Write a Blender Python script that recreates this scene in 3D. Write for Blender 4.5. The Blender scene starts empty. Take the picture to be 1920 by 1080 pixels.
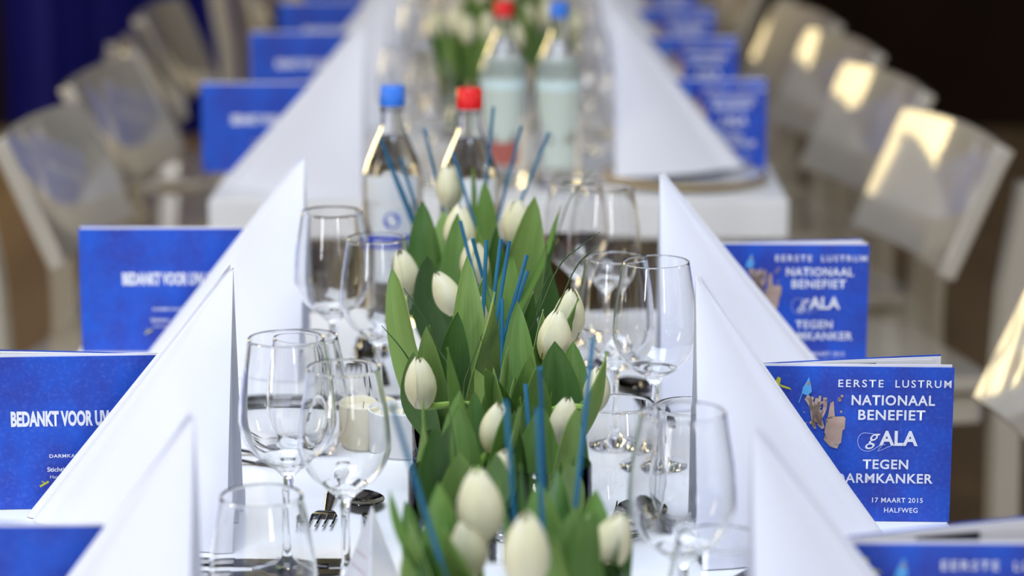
import bpy, bmesh, math, random
from mathutils import Vector, Matrix, Euler
from math import sin, cos, pi, radians
random.seed(7)
S = bpy.context.scene
COL = S.collection

# ------------------------------------------------------------------ camera
FPX = 4950.0                 # focal length in pixels of a 1920 wide frame
TZ = 0.74                    # table top height
CH = 0.715                   # camera height above the table top
PITCH = math.atan(1060.0 / FPX)
cd = bpy.data.cameras.new('camera'); cam = bpy.data.objects.new('camera', cd); COL.objects.link(cam)
cd.sensor_width = 36.0; cd.lens = FPX / 1920 * 36
cam.location = (0, 0, TZ + CH)
YAW = math.atan(25.0 / FPX)
cam.rotation_euler = (pi / 2 - PITCH, 0, YAW)
cd.clip_start = 0.05; cd.clip_end = 60
cd.dof.use_dof = True; cd.dof.focus_distance = 2.42; cd.dof.aperture_fstop = 3.4
S.camera = cam

# ------------------------------------------------------------------ world, lights, exposure
w = bpy.data.worlds.new('room_air'); S.world = w; w.use_nodes = True
w.node_tree.nodes['Background'].inputs[0].default_value = (0.90, 0.90, 1.0, 1)
w.node_tree.nodes['Background'].inputs[1].default_value = 0.16

def area(name, loc, target, sx, sy, watts, color):
    l = bpy.data.lights.new(name, 'AREA'); l.shape = 'RECTANGLE'; l.size = sx; l.size_y = sy
    l.energy = watts; l.color = color
    o = bpy.data.objects.new(name, l); COL.objects.link(o); o.location = loc
    d = Vector(target) - Vector(loc)
    o.rotation_euler = d.to_track_quat('-Z', 'Y').to_euler()
    return o
area('skylight', (-0.2, 1.7, 3.2), (0, 2.2, 0.7), 2.0, 1.6, 66, (0.76, 0.85, 1.0))
area('overhead_fill_rear', (0.2, 6.0, 4.3), (0, 5.8, 0.7), 3.0, 2.4, 7, (1.0, 0.93, 0.84))  # unseen fill added overhead to lift the chairs and far table
area('window_left_rear', (-3.68, 9.2, 2.0), (-0.2, 4.4, 1.7), 3.4, 2.5, 180, (1.0, 0.79, 0.40))
area('window_left_front', (-3.0, -2.0, 2.0), (0, 2.4, 1.95), 0.27, 1.9, 48, (0.93, 0.95, 1.0))
area('window_right_front', (2.2, -2.4, 2.0), (0, 2.4, 1.95), 0.26, 1.9, 33, (0.98, 0.96, 0.94))
area('lamp_left_middle', (-4.2, 1.6, 2.2), (0, 4, 1.2), 0.35, 1.2, 44, (1.0, 0.86, 0.52))
area('lamp_right_middle', (4.2, 2.2, 2.2), (0, 4, 1.2), 0.3, 1.0, 26, (1.0, 0.86, 0.52))
area('lamp_centre_rear', (-0.9, 9.0, 3.8), (0, 4, 0.75), 0.25, 0.5, 20, (1.0, 0.85, 0.5))
S.view_settings.view_transform = 'Standard'
S.view_settings.look = 'None'
S.view_settings.gamma = 1.0
S.view_settings.use_curve_mapping = False
S.view_settings.exposure = 0.42
try:
    S.cycles.max_bounces = 32; S.cycles.transmission_bounces = 32; S.cycles.glossy_bounces = 8
    S.cycles.diffuse_bounces = 4; S.cycles.transparent_max_bounces = 32
    S.cycles.sample_clamp_indirect = 6.0; S.cycles.blur_glossy = 0.3
    S.cycles.use_denoising = True
except Exception:
    pass

# ------------------------------------------------------------------ from a measured pixel and a height to a place on the table
def ray(px, py):
    v = Vector(((px - 960) / FPX, (540 - py) / FPX, -1.0))
    return cam.rotation_euler.to_matrix() @ v
def at(px, py, z=0.0):
    """point at height z above the table seen at px,py"""
    d = ray(px, py); t = (TZ + z - cam.location.z) / d.z
    return cam.location + d * t
def at_d(px, py, depth):
    return cam.location + ray(px, py) * depth

# ------------------------------------------------------------------ materials
def sock(n, *names):
    for k in names:
        if k in n.inputs: return n.inputs[k]
def mat(name, col, rough=0.5, metal=0.0, spec=0.5, trans=0.0, ior=1.45, sss=0.0, sheen=0, noise=None, bump=None, coat=0):
    m = bpy.data.materials.new(name); m.use_nodes = True
    nt = m.node_tree; b = nt.nodes['Principled BSDF']
    b.inputs['Base Color'].default_value = (*col, 1); b.inputs['Roughness'].default_value = rough
    b.inputs['Metallic'].default_value = metal; b.inputs['IOR'].default_value = ior
    b.inputs['Specular IOR Level'].default_value = spec
    b.inputs['Transmission Weight'].default_value = trans
    b.inputs['Coat Weight'].default_value = coat
    if sss:
        b.inputs['Subsurface Weight'].default_value = sss
        b.inputs['Subsurface Radius'].default_value = (0.01, 0.01, 0.006)
        b.inputs['Subsurface Scale'].default_value = 0.6
    tc = nt.nodes.new('ShaderNodeTexCoord')
    if noise:                           # (scale, colour b, stretch xyz)
        sc, cb, st = noise
        mp = nt.nodes.new('ShaderNodeMapping'); mp.inputs['Scale'].default_value = st
        nz = nt.nodes.new('ShaderNodeTexNoise'); nz.inputs['Scale'].default_value = sc; nz.inputs['Detail'].default_value = 4
        mx = nt.nodes.new('ShaderNodeMix'); mx.data_type = 'RGBA'
        rp = nt.nodes.new('ShaderNodeMapRange'); rp.inputs[1].default_value = 0.35; rp.inputs[2].default_value = 0.65
        nt.links.new(tc.outputs['Object'], mp.inputs[0]); nt.links.new(mp.outputs[0], nz.inputs['Vector'])
        nt.links.new(nz.outputs[0], rp.inputs[0]); nt.links.new(rp.outputs[0], mx.inputs['Factor'])
        mx.inputs['A'].default_value = (*col, 1); mx.inputs['B'].default_value = (*cb, 1)
        nt.links.new(mx.outputs['Result'], b.inputs['Base Color'])
    if bump:                            # (scale, strength)
        nz = nt.nodes.new('ShaderNodeTexNoise'); nz.inputs['Scale'].default_value = bump[0]; nz.inputs['Detail'].default_value = 3
        bp = nt.nodes.new('ShaderNodeBump'); bp.inputs['Strength'].default_value = bump[1]; bp.inputs['Distance'].default_value = 0.001
        nt.links.new(tc.outputs['Object'], nz.inputs['Vector']); nt.links.new(nz.outputs[0], bp.inputs['Height'])
        nt.links.new(bp.outputs[0], b.inputs['Normal'])
    return m
def translucent(m, col, fac):
    nt = m.node_tree; b = nt.nodes['Principled BSDF']; out = nt.nodes['Material Output']
    t = nt.nodes.new('ShaderNodeBsdfTranslucent'); t.inputs[0].default_value = (*col, 1)
    mx = nt.nodes.new('ShaderNodeMixShader'); mx.inputs[0].default_value = fac
    nt.links.new(b.outputs[0], mx.inputs[1]); nt.links.new(t.outputs[0], mx.inputs[2]); nt.links.new(mx.outputs[0], out.inputs[0])
    return m
M = {}
M['linen'] = translucent(mat('white_napkin', (0.80, 0.815, 0.90), 0.8, spec=0.15, bump=(900, 0.25)), (0.8, 0.82, 0.95), 0.12)
M['table'] = mat('white_table', (0.80, 0.81, 0.84), 0.45, spec=0.35, noise=(2.5, (0.76, 0.77, 0.80), (1, 1, 1)))
M['glass'] = mat('clear_glass', (1, 1, 1), 0.0, trans=1.0, ior=1.45)
M['water'] = mat('water', (0.97, 0.995, 1.0), 0.0, trans=1.0, ior=1.33)
M['steel'] = mat('dark_steel', (0.075, 0.072, 0.07), 0.10, metal=1.0)
M['chair'] = mat('white_lacquered_wood', (0.47, 0.435, 0.38), 0.08, spec=0.5, noise=(3, (0.42, 0.39, 0.34), (1, 1, 1)), coat=0.6)
M['cover'] = mat('blue_print', (0.018, 0.10, 0.60), 0.42, spec=0.3, noise=(22, (0.030, 0.060, 0.40), (1, 1, 1)))
def blue_grain():
    nt = M['cover'].node_tree; b = nt.nodes['Principled BSDF']
    src = b.inputs['Base Color'].links[0].from_socket
    tc = nt.nodes.new('ShaderNodeTexCoord')
    n = nt.nodes.new('ShaderNodeTexNoise'); n.inputs['Scale'].default_value = 260; n.inputs['Detail'].default_value = 5
    r = nt.nodes.new('ShaderNodeMapRange'); r.inputs[1].default_value = 0.5; r.inputs[2].default_value = 0.9; r.inputs[4].default_value = 0.5
    mx = nt.nodes.new('ShaderNodeMix'); mx.data_type = 'RGBA'; mx.inputs['B'].default_value = (0.10, 0.20, 0.75, 1)
    nt.links.new(tc.outputs['Object'], n.inputs['Vector']); nt.links.new(n.outputs[0], r.inputs[0]); nt.links.new(r.outputs[0], mx.inputs['Factor'])
    nt.links.new(src, mx.inputs['A']); nt.links.new(mx.outputs['Result'], b.inputs['Base Color'])
blue_grain()
M['paper'] = mat('white_paper', (0.80, 0.80, 0.84), 0.6, spec=0.2)
M['ink'] = mat('white_ink', (0.82, 0.84, 0.90), 0.5, spec=0.2)
M['ink_thin'] = mat('pale_blue_ink', (0.42, 0.50, 0.85), 0.5, spec=0.2)
M['photo'] = mat('dark_photo_print', (0.03, 0.03, 0.045), 0.4, spec=0.3)
M['beige'] = mat('beige_print', (0.55, 0.40, 0.33), 0.5, spec=0.2, noise=(60, (0.42, 0.30, 0.22), (1, 1, 1)))
M['brown_print'] = mat('brown_print', (0.32, 0.20, 0.13), 0.5, spec=0.2, noise=(90, (0.62, 0.50, 0.42), (1, 1, 1)))
M['sky_print'] = mat('light_blue_print', (0.12, 0.42, 0.85), 0.5, spec=0.2)
M['yellow_print'] = mat('yellow_print', (0.55, 0.55, 0.05), 0.5, spec=0.2)
M['pink_ink'] = mat('faint_pink_ink', (0.66, 0.50, 0.54), 0.6, spec=0.1)
M['petal'] = translucent(mat('cream_petal', (0.84, 0.81, 0.64), 0.45, spec=0.3, noise=(50, (0.78, 0.75, 0.50), (1.5, 1.5, 0.12))), (0.85, 0.85, 0.55), 0.25)
M['stem'] = mat('tulip_stem', (0.20, 0.34, 0.05), 0.45, noise=(30, (0.26, 0.40, 0.07), (1, 1, 0.3)))
def leaf_mat(name, a, c, tl):
    m = mat(name, a, 0.42, spec=0.4)
    nt = m.node_tree; b = nt.nodes['Principled BSDF']
    uv = nt.nodes.new('ShaderNodeUVMap')
    mp = nt.nodes.new('ShaderNodeMapping'); mp.inputs['Scale'].default_value = (26, 1.2, 1)
    nz = nt.nodes.new('ShaderNodeTexNoise'); nz.inputs['Scale'].default_value = 1.6; nz.inputs['Detail'].default_value = 3
    mx = nt.nodes.new('ShaderNodeMix'); mx.data_type = 'RGBA'
    mx.inputs['A'].default_value = (*a, 1); mx.inputs['B'].default_value = (*c, 1)
    rp = nt.nodes.new('ShaderNodeMapRange'); rp.inputs[1].default_value = 0.3; rp.inputs[2].default_value = 0.7
    nt.links.new(uv.outputs[0], mp.inputs[0]); nt.links.new(mp.outputs[0], nz.inputs['Vector'])
    nt.links.new(nz.outputs[0], rp.inputs[0]); nt.links.new(rp.outputs[0], mx.inputs['Factor'])
    nt.links.new(mx.outputs['Result'], b.inputs['Base Color'])
    return translucent(m, tl, 0.27)
M['leaf1'] = leaf_mat('leaf_mid_green', (0.115, 0.235, 0.05), (0.18, 0.32, 0.085), (0.30, 0.50, 0.07))
M['leaf2'] = leaf_mat('leaf_deep_green', (0.05, 0.135, 0.028), (0.085, 0.185, 0.045), (0.18, 0.36, 0.035))
M['leaf3'] = leaf_mat('leaf_light_green', (0.19, 0.32, 0.085), (0.28, 0.42, 0.13), (0.42, 0.60, 0.12))
M['stick'] = mat('blue_dyed_stick', (0.003, 0.10, 0.22), 0.6, noise=(40, (0.006, 0.13, 0.24), (1, 1, 0.1)))
M['grass'] = mat('dark_grass', (0.035, 0.07, 0.02), 0.5)
M['cap_blue'] = mat('blue_cap', (0.03, 0.18, 0.72), 0.35)
M['cap_red'] = mat('red_cap', (0.72, 0.008, 0.012), 0.35)
M['label'] = mat('white_label', (0.70, 0.73, 0.76), 0.5)
M['label_back'] = mat('pale_label', (0.52, 0.60, 0.56), 0.5)
M['label_top'] = mat('pale_blue_label_band', (0.62, 0.80, 0.86), 0.5)
M['label_blue'] = mat('blue_label', (0.02, 0.05, 0.50), 0.5)
M['label_dull'] = mat('dull_red_label', (0.36, 0.10, 0.08), 0.5)
M['label_red'] = mat('red_label', (0.55, 0.05, 0.04), 0.5)
M['ceramic'] = mat('white_ceramic', (0.84, 0.84, 0.84), 0.3)
M['wax'] = mat('cream_wax', (0.90, 0.82, 0.62), 0.5, sss=0.4)
M['gold'] = mat('gold_rim', (0.85, 0.58, 0.18), 0.25, metal=1.0)
M['plate'] = mat('grey_glazed_plate', (0.55, 0.56, 0.57), 0.2)
M['floor'] = mat('brown_floor', (0.20, 0.145, 0.095), 0.35, spec=0.4, noise=(1.2, (0.15, 0.105, 0.065), (4, 0.5, 1)), bump=(6, 0.1))
M['wall'] = mat('dark_brown_wall', (0.008, 0.0045, 0.0025), 0.8, spec=0.15, noise=(0.9, (0.020, 0.009, 0.0035), (1, 1, 0.6)))
M['navy'] = mat('navy_fabric', (0.010, 0.010, 0.15), 0.85, spec=0.1, noise=(2, (0.012, 0.013, 0.18), (1, 1, 1)))

# ------------------------------------------------------------------ helpers
def link(name, me, m=None, parent=None, loc=None):
    o = bpy.data.objects.new(name, me); COL.objects.link(o)
    if m is not None and me is not None and not len(me.materials):
        for k in (m if isinstance(m, (list, tuple)) else [m]): me.materials.append(k)
    if parent: o.parent = parent
    if loc is not None: o.location = loc
    return o
def build(name, bm, m, parent=None, loc=None, smooth=True):
    me = bpy.data.meshes.new(name)
    bmesh.ops.recalc_face_normals(bm, faces=bm.faces) if smooth != 'keep' else None
    bm.to_mesh(me); bm.free()
    for p in me.polygons: p.use_smooth = bool(smooth)
    if smooth is True: me.set_sharp_from_angle(angle=0.75)
    return link(name, me, m, parent, loc)
def thing(name, label, cat, loc=(0, 0, 0), rz=0.0, group=None):
    o = bpy.data.objects.new(name, None); COL.objects.link(o)
    o.empty_display_size = 0.02
    o.location = loc; o.rotation_euler = (0, 0, rz); o['label'] = label; o['category'] = cat
    if group: o['group'] = group
    return o
def tag(o, label, cat, group=None):
    o['label'] = label; o['category'] = cat
    if group: o['group'] = group
    return o
def dup(root, loc, rz, label, group=None, scale=None):
    r = root.copy(); COL.objects.link(r); r.location = loc; r.rotation_euler = (0, 0, rz); r['label'] = label
    if group: r['group'] = group
    if scale: r.scale = scale
    for ch in list(root.children):
        c = ch.copy(); COL.objects.link(c); c.parent = r
        for g in ch.children:
            d = g.copy(); COL.objects.link(d); d.parent = c
    return r
def struct(o):
    o['kind'] = 'structure'; return o
def box(bm, x0, x1, y0, y1, z0, z1, bev=0.0):
    r = bmesh.ops.create_cube(bm, size=1.0)
    vs = r['verts']
    for v in vs:
        v.co = Vector((x0 if v.co.x < 0 else x1, y0 if v.co.y < 0 else y1, z0 if v.co.z < 0 else z1))
    if bev:
        es = list({e for v in vs for e in v.link_edges})
        bmesh.ops.bevel(bm, geom=es, offset=bev, segments=2, affect='EDGES')
def boxbm(*a, **k):
    bm = bmesh.new(); box(bm, *a, **k); return bm
def lathe(prof, seg=40, closed=False):
    bm = bmesh.new(); rings = []
    for r, z in prof:
        if r < 1e-5: rings.append([bm.verts.new((0, 0, z))])
        else: rings.append([bm.verts.new((r * cos(2 * pi * i / seg), r * sin(2 * pi * i / seg), z)) for i in range(seg)])
    pairs = list(zip(rings, rings[1:])) + ([(rings[-1], rings[0])] if closed else [])
    for a, b in pairs:
        for i in range(seg):
            j = (i + 1) % seg
            if len(a) == 1 and len(b) == 1: continue
            if len(a) == 1: bm.faces.new((a[0], b[j], b[i]))
            elif len(b) == 1: bm.faces.new((a[i], a[j], b[0]))
            else: bm.faces.new((a[i], a[j], b[j], b[i]))
    return bm
def spline(pts, n):
    """catmull-rom through tuples"""
    out = []; P = [pts[0]] + list(pts) + [pts[-1]]
    k = len(pts) - 1
    for s in range(k):
        p0, p1, p2, p3 = [Vector(q) for q in P[s:s + 4]]
        m = max(1, n // k)
        for i in range(m):
            t = i / m
            out.append(0.5 * ((2 * p1) + (-p0 + p2) * t + (2 * p0 - 5 * p1 + 4 * p2 - p3) * t * t + (-p0 + 3 * p1 - 3 * p2 + p3) * t ** 3))
    out.append(Vector(pts[-1])); return out
def tube(bm, pts, radii, seg=8, cap=True):
    rings = []; up = Vector((0.3, 0.2, 1)).normalized()
    for i, p in enumerate(pts):
        p = Vector(p); a = Vector(pts[max(0, i - 1)]); b = Vector(pts[min(len(pts) - 1, i + 1)])
        t = (b - a).normalized()
        u = t.cross(Vector((1, 0, 0)) if abs(t.x) < 0.8 else Vector((0, 1, 0))).normalized(); v = t.cross(u)
        r = radii[i] if isinstance(radii, (list, tuple)) else radii
        rings.append([bm.verts.new(p + (u * cos(2 * pi * k / seg) + v * sin(2 * pi * k / seg)) * r) for k in range(seg)])
    for a, b in zip(rings, rings[1:]):
        for k in range(seg): bm.faces.new((a[k], a[(k + 1) % seg], b[(k + 1) % seg], b[k]))
    if cap:
        bm.faces.new(rings[0][::-1]); bm.faces.new(rings[-1])
def sheet(rows, thick, name, m, parent=None, uv=False):
    """a grid of points thickened along its normals"""
    bm = bmesh.new(); n = len(rows[0])
    g = [[bm.verts.new(p) for p in r] for r in rows]
    lay = bm.loops.layers.uv.new('UVMap') if uv else None
    R = len(rows)
    for i in range(R - 1):
        for j in range(n - 1):
            try: f = bm.faces.new((g[i][j], g[i][j + 1], g[i + 1][j + 1], g[i + 1][j]))
            except ValueError: continue
            if uv:
                for l, (a, b) in zip(f.loops, ((i, j), (i, j + 1), (i + 1, j + 1), (i + 1, j))):
                    l[lay].uv = (b / (n - 1), a / (R - 1))
    bmesh.ops.remove_doubles(bm, verts=bm.verts, dist=1e-6)
    if thick:
        bm.normal_update()
        bmesh.ops.solidify(bm, geom=bm.faces[:], thickness=thick)
    return build(name, bm, m, parent, smooth=True)

# ------------------------------------------------------------------ setting
struct(build('floor', boxbm(-6, 6, -3, 9.7, -0.1, 0), M['floor'], smooth=False))
struct(build('wall_back', boxbm(-6, 6, 9.6, 9.8, 0, 5), M['wall'], smooth=False))
struct(build('wall_left', boxbm(-6.2, -6, -3, 9.8, 0, 5), M['wall'], smooth=False))
struct(build('wall_right', boxbm(6, 6.2, -3, 9.8, 0, 5), M['wall'], smooth=False))
rows = []
for k in range(2):
    rows.append([(-1.86 + 1.75 * i / 90, 9.42 + 0.025 * sin(i * 0.55) + 0.01 * sin(i * 1.3), 0.004 + 2.4 * k) for i in range(91)])
tag(sheet(rows, 0.004, 'stage_drape', M['navy']), 'navy blue fabric drape hanging behind the left row of chairs', 'drape')

# ------------------------------------------------------------------ tables
def table(y0, y1, xc, hw, label, in0=0.06, in1=0.06):
    t = thing('banquet_table', label, 'table', (xc, (y0 + y1) / 2, 0), 0, 'long white banquet tables')
    hy = (y1 - y0) / 2
    build('tabletop', boxbm(-hw, hw, -hy, hy, TZ - 0.062, TZ, bev=0.003), M['table'], t, smooth=False)
    for sx in (-1, 1):
        for sy in (-1, 1):
            cx, cy = sx * (hw - 0.06), (hy - in1 if sy > 0 else -hy + in0)
            build('leg', boxbm(cx - 0.03, cx + 0.03, cy - 0.03, cy + 0.03, 0, TZ - 0.062, bev=0.002), M['table'], t, smooth=False)
    return t
table(0.9, 3.2, -0.067, 0.455, 'long white table nearest the camera, laid with glasses and tulips', 0.06, 0.46)
table(3.985, 6.32, -0.041, 0.445, 'second long white table, beyond the gap, with two labelled bottles', 0.495, 0.035)
table(6.6, 8.9, -0.04, 0.445, 'farthest white table, blurred at the top of the photo')

# ------------------------------------------------------------------ chairs
def make_chair():
    t = thing('dining_chair', 'x', 'chair', (0, 0, 0), 0, 'white wooden chairs along the tables')
    m = M['chair']
    build('seat', boxbm(-0.21, 0.19, -0.205, 0.205, 0.435, 0.46, bev=0.006), m, t)
    # curved plate of the back: concave towards the seat, leaning back
    rows = []
    for k in range(7):
        f = k / 6; z = 0.615 + 0.205 * f; x = 0.131 + 0.091 * f
        rows.append([(x - 0.022 * (2 * i / 16 - 1) ** 2, -0.215 + 0.43 * i / 16, z - (0.006 * (2 * i / 16 - 1) ** 2 if k == 6 else 0)) for i in range(17)])
    bk = sheet(rows, 0.028, 'backrest', m, t)
    md = bk.modifiers.new('bevel', 'BEVEL'); md.width = 0.004; md.segments = 2; md.limit_method = 'ANGLE'
    for sy in (-1, 1):
        bm = bmesh.new()                                             # rear leg leaning into the back post
        pts = [(0.215, 0), (0.205, 0.44), (0.212, 0.60), (0.238, 0.765)]
        prev = None
        for x, z in pts:
            ring = [bm.verts.new((x + a, sy * 0.192 + b, z)) for a, b in ((-0.020, -0.019), (0.022, -0.019), (0.022, 0.019), (-0.020, 0.019))]
            if prev:
                for q in range(4): bm.faces.new((prev[q], prev[(q + 1) % 4], ring[(q + 1) % 4], ring[q]))
            else: bm.faces.new(ring[::-1])
            prev = ring
        bm.faces.new(prev)
        build('leg', bm, m, t, smooth=False)
        build('leg', boxbm(-0.195, -0.155, sy * 0.18 - 0.018, sy * 0.18 + 0.018, 0, 0.435, bev=0.003), m, t, smooth=False)
        build('side_rail', boxbm(-0.155, 0.17, sy * 0.18 - 0.01, sy * 0.18 + 0.01, 0.385, 0.43), m, t, smooth=False)
    build('rear_rail', boxbm(0.178, 0.196, -0.157, 0.157, 0.385, 0.43), m, t, smooth=False)
    return t
chair0 = make_chair(); chair_used = False
def place_chair(xtop, yc, side, rz, label):
    global chair_used
    rot = (0 if side > 0 else pi) + rz
    loc = (xtop - side * 0.225, yc, 0)
    if not chair_used:
        chair_used = True; chair0.location = loc; chair0.rotation_euler = (0, 0, rot); chair0['label'] = label; return
    dup(chair0, loc, rot, label)
R_ = radians
for x, y, s, r, lb in [
    (0.708, 3.00, 1, R_(2), 'white wooden chair cut off by the right edge of the photo'),
    (0.732, 4.15, 1, R_(12), 'white wooden chair nearest on the right, with a large warm reflection on its back'),
    (0.705, 4.76, 1, R_(12), 'second white wooden chair on the right, behind the large bright one'),
    (0.695, 5.33, 1, R_(12), 'third white wooden chair on the right side of the far table'),
    (0.675, 5.86, 1, R_(12), 'fourth white wooden chair on the right side of the far table'),
    (0.640, 6.98, 1, R_(6), 'white wooden chair on the right beyond the gap, at the farthest table'),
    (0.600, 7.60, 1, R_(0), 'farthest white wooden chair on the right, at the farthest table'),
    (-0.832, 4.23, -1, R_(-7), 'white wooden chair cut off by the left edge of the photo'),
    (-0.832, 4.85, -1, R_(-7), 'second white wooden chair on the left, beside the edge-cut one'),
    (-0.840, 5.42, -1, R_(6), 'third white wooden chair on the left, in front of the navy drape'),
    (-0.872, 5.97, -1, R_(-4), 'fourth white wooden chair on the left of the far table'),
    (-0.820, 7.15, -1, R_(6), 'white wooden chair on the left beyond the gap, at the farthest table'),
    (-0.800, 7.75, -1, R_(0), 'farthest white wooden chair on the left, at the farthest table')]:
    place_chair(x, y, s, r, lb)

# ------------------------------------------------------------------ booklets
def text_mesh(lines, flip=False):
    """lines: (string, x, y, cap height, align, width or None, bold, shear, spacing) -> one bmesh in the XZ plane"""
    out = bmesh.new()
    for (s, x, y, cap, al, wid, bold, shear, sp) in lines:
        cu = bpy.data.curves.new('t', 'FONT'); cu.body = s; cu.size = 1.0; cu.align_x = 'LEFT'; cu.offset = bold
        cu.shear = shear; cu.space_character = sp; cu.resolution_u = 3
        o = bpy.data.objects.new('t', cu); COL.objects.link(o)
        bpy.context.view_layer.update()
        me = bpy.data.meshes.new_from_object(o.evaluated_get(bpy.context.evaluated_depsgraph_get()))
        xs = [v.co.x for v in me.vertices]; w0 = max(xs) - min(xs); x0 = min(xs)
        sz = cap / 0.729
        sx = (wid / w0) if wid else sz
        W = w0 * sx
        ox = x - (W / 2 if al == 'C' else W if al == 'R' else 0)
        for v in me.vertices:
            v.co = Vector((ox + (v.co.x - x0) * sx, 0.0, y + v.co.y * sz))
        out.from_mesh(me)
        bpy.data.objects.remove(o); bpy.data.curves.remove(cu); bpy.data.meshes.remove(me)
    return out
BW, BH = 0.21, 0.145
def poly(bm, pts, y=0.0, mi=0):
    f = bm.faces.new([bm.verts.new((a, y, b)) for a, b in pts]); f.material_index = mi
def strip(bm, pts, wd, mi=0):
    P = [Vector((a, 0, b)) for a, b in pts]
    L = []
    for i, p in enumerate(P):
        t = (P[min(i + 1, len(P) - 1)] - P[max(i - 1, 0)]).normalized(); n = Vector((-t.z, 0, t.x)) * wd / 2
        L.append((bm.verts.new(p + n), bm.verts.new(p - n)))
    for a, b in zip(L, L[1:]):
        f = bm.faces.new((a[0], b[0], b[1], a[1])); f.material_index = mi
def bm_mesh(bm, name, mats):
    me = bpy.data.meshes.new(name); bm.to_mesh(me); bm.free()
    for k in mats: me.materials.append(k)
    return me
def front_meshes():
    # x measured from the spine (0) to the free edge (BW), z up from 0 to BH
    c = BW - 0.0555; f = BH / 305.0
    Z = lambda py: BH - (py - 681) * f
    X = lambda px: BW - (1786 - px) * BW / 433.0
    L = [('EERSTE', X(1571), Z(720), 15 * f, 'L', X(1655) - X(1571), 0.012, 0, 1.3),
         ('LUSTRUM', X(1677), Z(720), 15 * f, 'L', X(1781) - X(1677), 0.012, 0, 1.3),
         ('NATIONAAL', X(1674), Z(755), 20 * f, 'C', X(1752) - X(1597), 0.022, 0, 1.1),
         ('BENEFIET', X(1672), Z(784), 20 * f, 'C', X(1735) - X(1610), 0.022, 0, 1.1),
         ('ALA', X(1650), Z(834), 29 * f, 'L', X(1722) - X(1650), 0.03, 0, 1.0),
         ('g', X(1624), Z(832), 33 * f, 'L', X(1652) - X(1624), 0.0, 0.5, 1.0),
         ('TEGEN', X(1663), Z(881), 19 * f, 'C', X(1706) - X(1621), 0.022, 0, 1.1),
         ('DARMKANKER', X(1752), Z(909), 19 * f, 'R', X(1752) - X(1570), 0.022, 0, 1.1),
         ('17 MAART 2015', X(1735), Z(948), 10 * f, 'R', X(1735) - X(1640), 0.012, 0, 1.1),
         ('HALFWEG', X(1726), Z(968), 10 * f, 'R', X(1726) - X(1663), 0.012, 0, 1.1)]
    me1 = bm_mesh(text_mesh(L), 'lettering', [M['ink']])
    bm = bmesh.new()
    sw = [(X(1640), Z(812)), (X(1618), Z(811)), (X(1610), Z(825)), (X(1616), Z(842)), (X(1632), Z(846)), (X(1650), Z(836)), (X(1662), Z(832))]
    strip(bm, [tuple(v) for v in [(p.x, p.y) for p in spline([(a, b, 0) for a, b in sw], 30)]], 0.0006)
    strip(bm, [(p.x, p.y) for p in spline([(X(1655), Z(836), 0), (X(1648), Z(846), 0), (X(1666), Z(838), 0), (X(1676), Z(834), 0)], 18)], 0.0005)
    me2 = bm_mesh(bm, 'flourish', [M['ink_thin']])
    bm = bmesh.new()
    # printed picture: a pale chair in a brown splash, a small light blue drop, a yellow fleck
    poly(bm, [(X(a), Z(b)) for a, b in ((1551, 783), (1555, 779), (1583, 778), (1586, 782), (1585, 803), (1581, 806), (1579, 830), (1574, 834), (1556, 826), (1547, 810))], 0, 0)
    poly(bm, [(X(a), Z(b)) for a, b in ((1552, 785), (1557, 752), (1563, 748), (1566, 778), (1560, 782))], 0, 0)
    for k in range(11):
        r = random.Random(k); x0, z0 = 1535 + r.uniform(-10, 10), 790 + r.uniform(-16, 14)
        x1, z1 = 1512 + k * 3.4 + r.uniform(-6, 6), 742 + r.uniform(-6, 20)
        pts = spline([(X(x0), Z(z0), 0), (X((x0 + x1) / 2 + r.uniform(-8, 8)), Z((z0 + z1) / 2), 0), (X(x1), Z(z1), 0)], 8)
        strip(bm, [(p.x, p.y) for p in pts], 0.0018 + 0.002 * r.random(), 1)
    for k in range(16):
        r = random.Random(50 + k); a, b = X(1505 + r.random() * 75), Z(735 + r.random() * 60); q = 0.0007 + 0.001 * r.random()
        poly(bm, [(a + q * cos(t), b + q * sin(t)) for t in [i * pi / 4 for i in range(8)]], 0, 1)
    poly(bm, [(X(1550), Z(812)), (X(1560), Z(826)), (X(1576), Z(832)), (X(1572), Z(842)), (X(1558), Z(838)), (X(1546), Z(824))], 0.0001, 1)
    poly(bm, [(X(a), Z(b)) for a, b in ((1503, 733), (1505, 722), (1512, 710), (1516, 701), (1520, 716), (1522, 730), (1514, 738))], 0, 2)
    poly(bm, [(X(a), Z(b)) for a, b in ((1512, 714), (1516, 709), (1519, 714), (1516, 719))], -0.0001, 1)
    strip(bm, [(X(1504), Z(733)), (X(1498), Z(752))], 0.0008, 2)
    poly(bm, [(X(a), Z(b)) for a, b in ((1453, 712), (1458, 701), (1464, 704), (1462, 716), (1480, 722), (1484, 727), (1466, 722))], 0, 3)
    me3 = bm_mesh(bm, 'cover_picture', [M['beige'], M['brown_print'], M['sky_print'], M['yellow_print']])
    return me1, me2, me3
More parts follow.
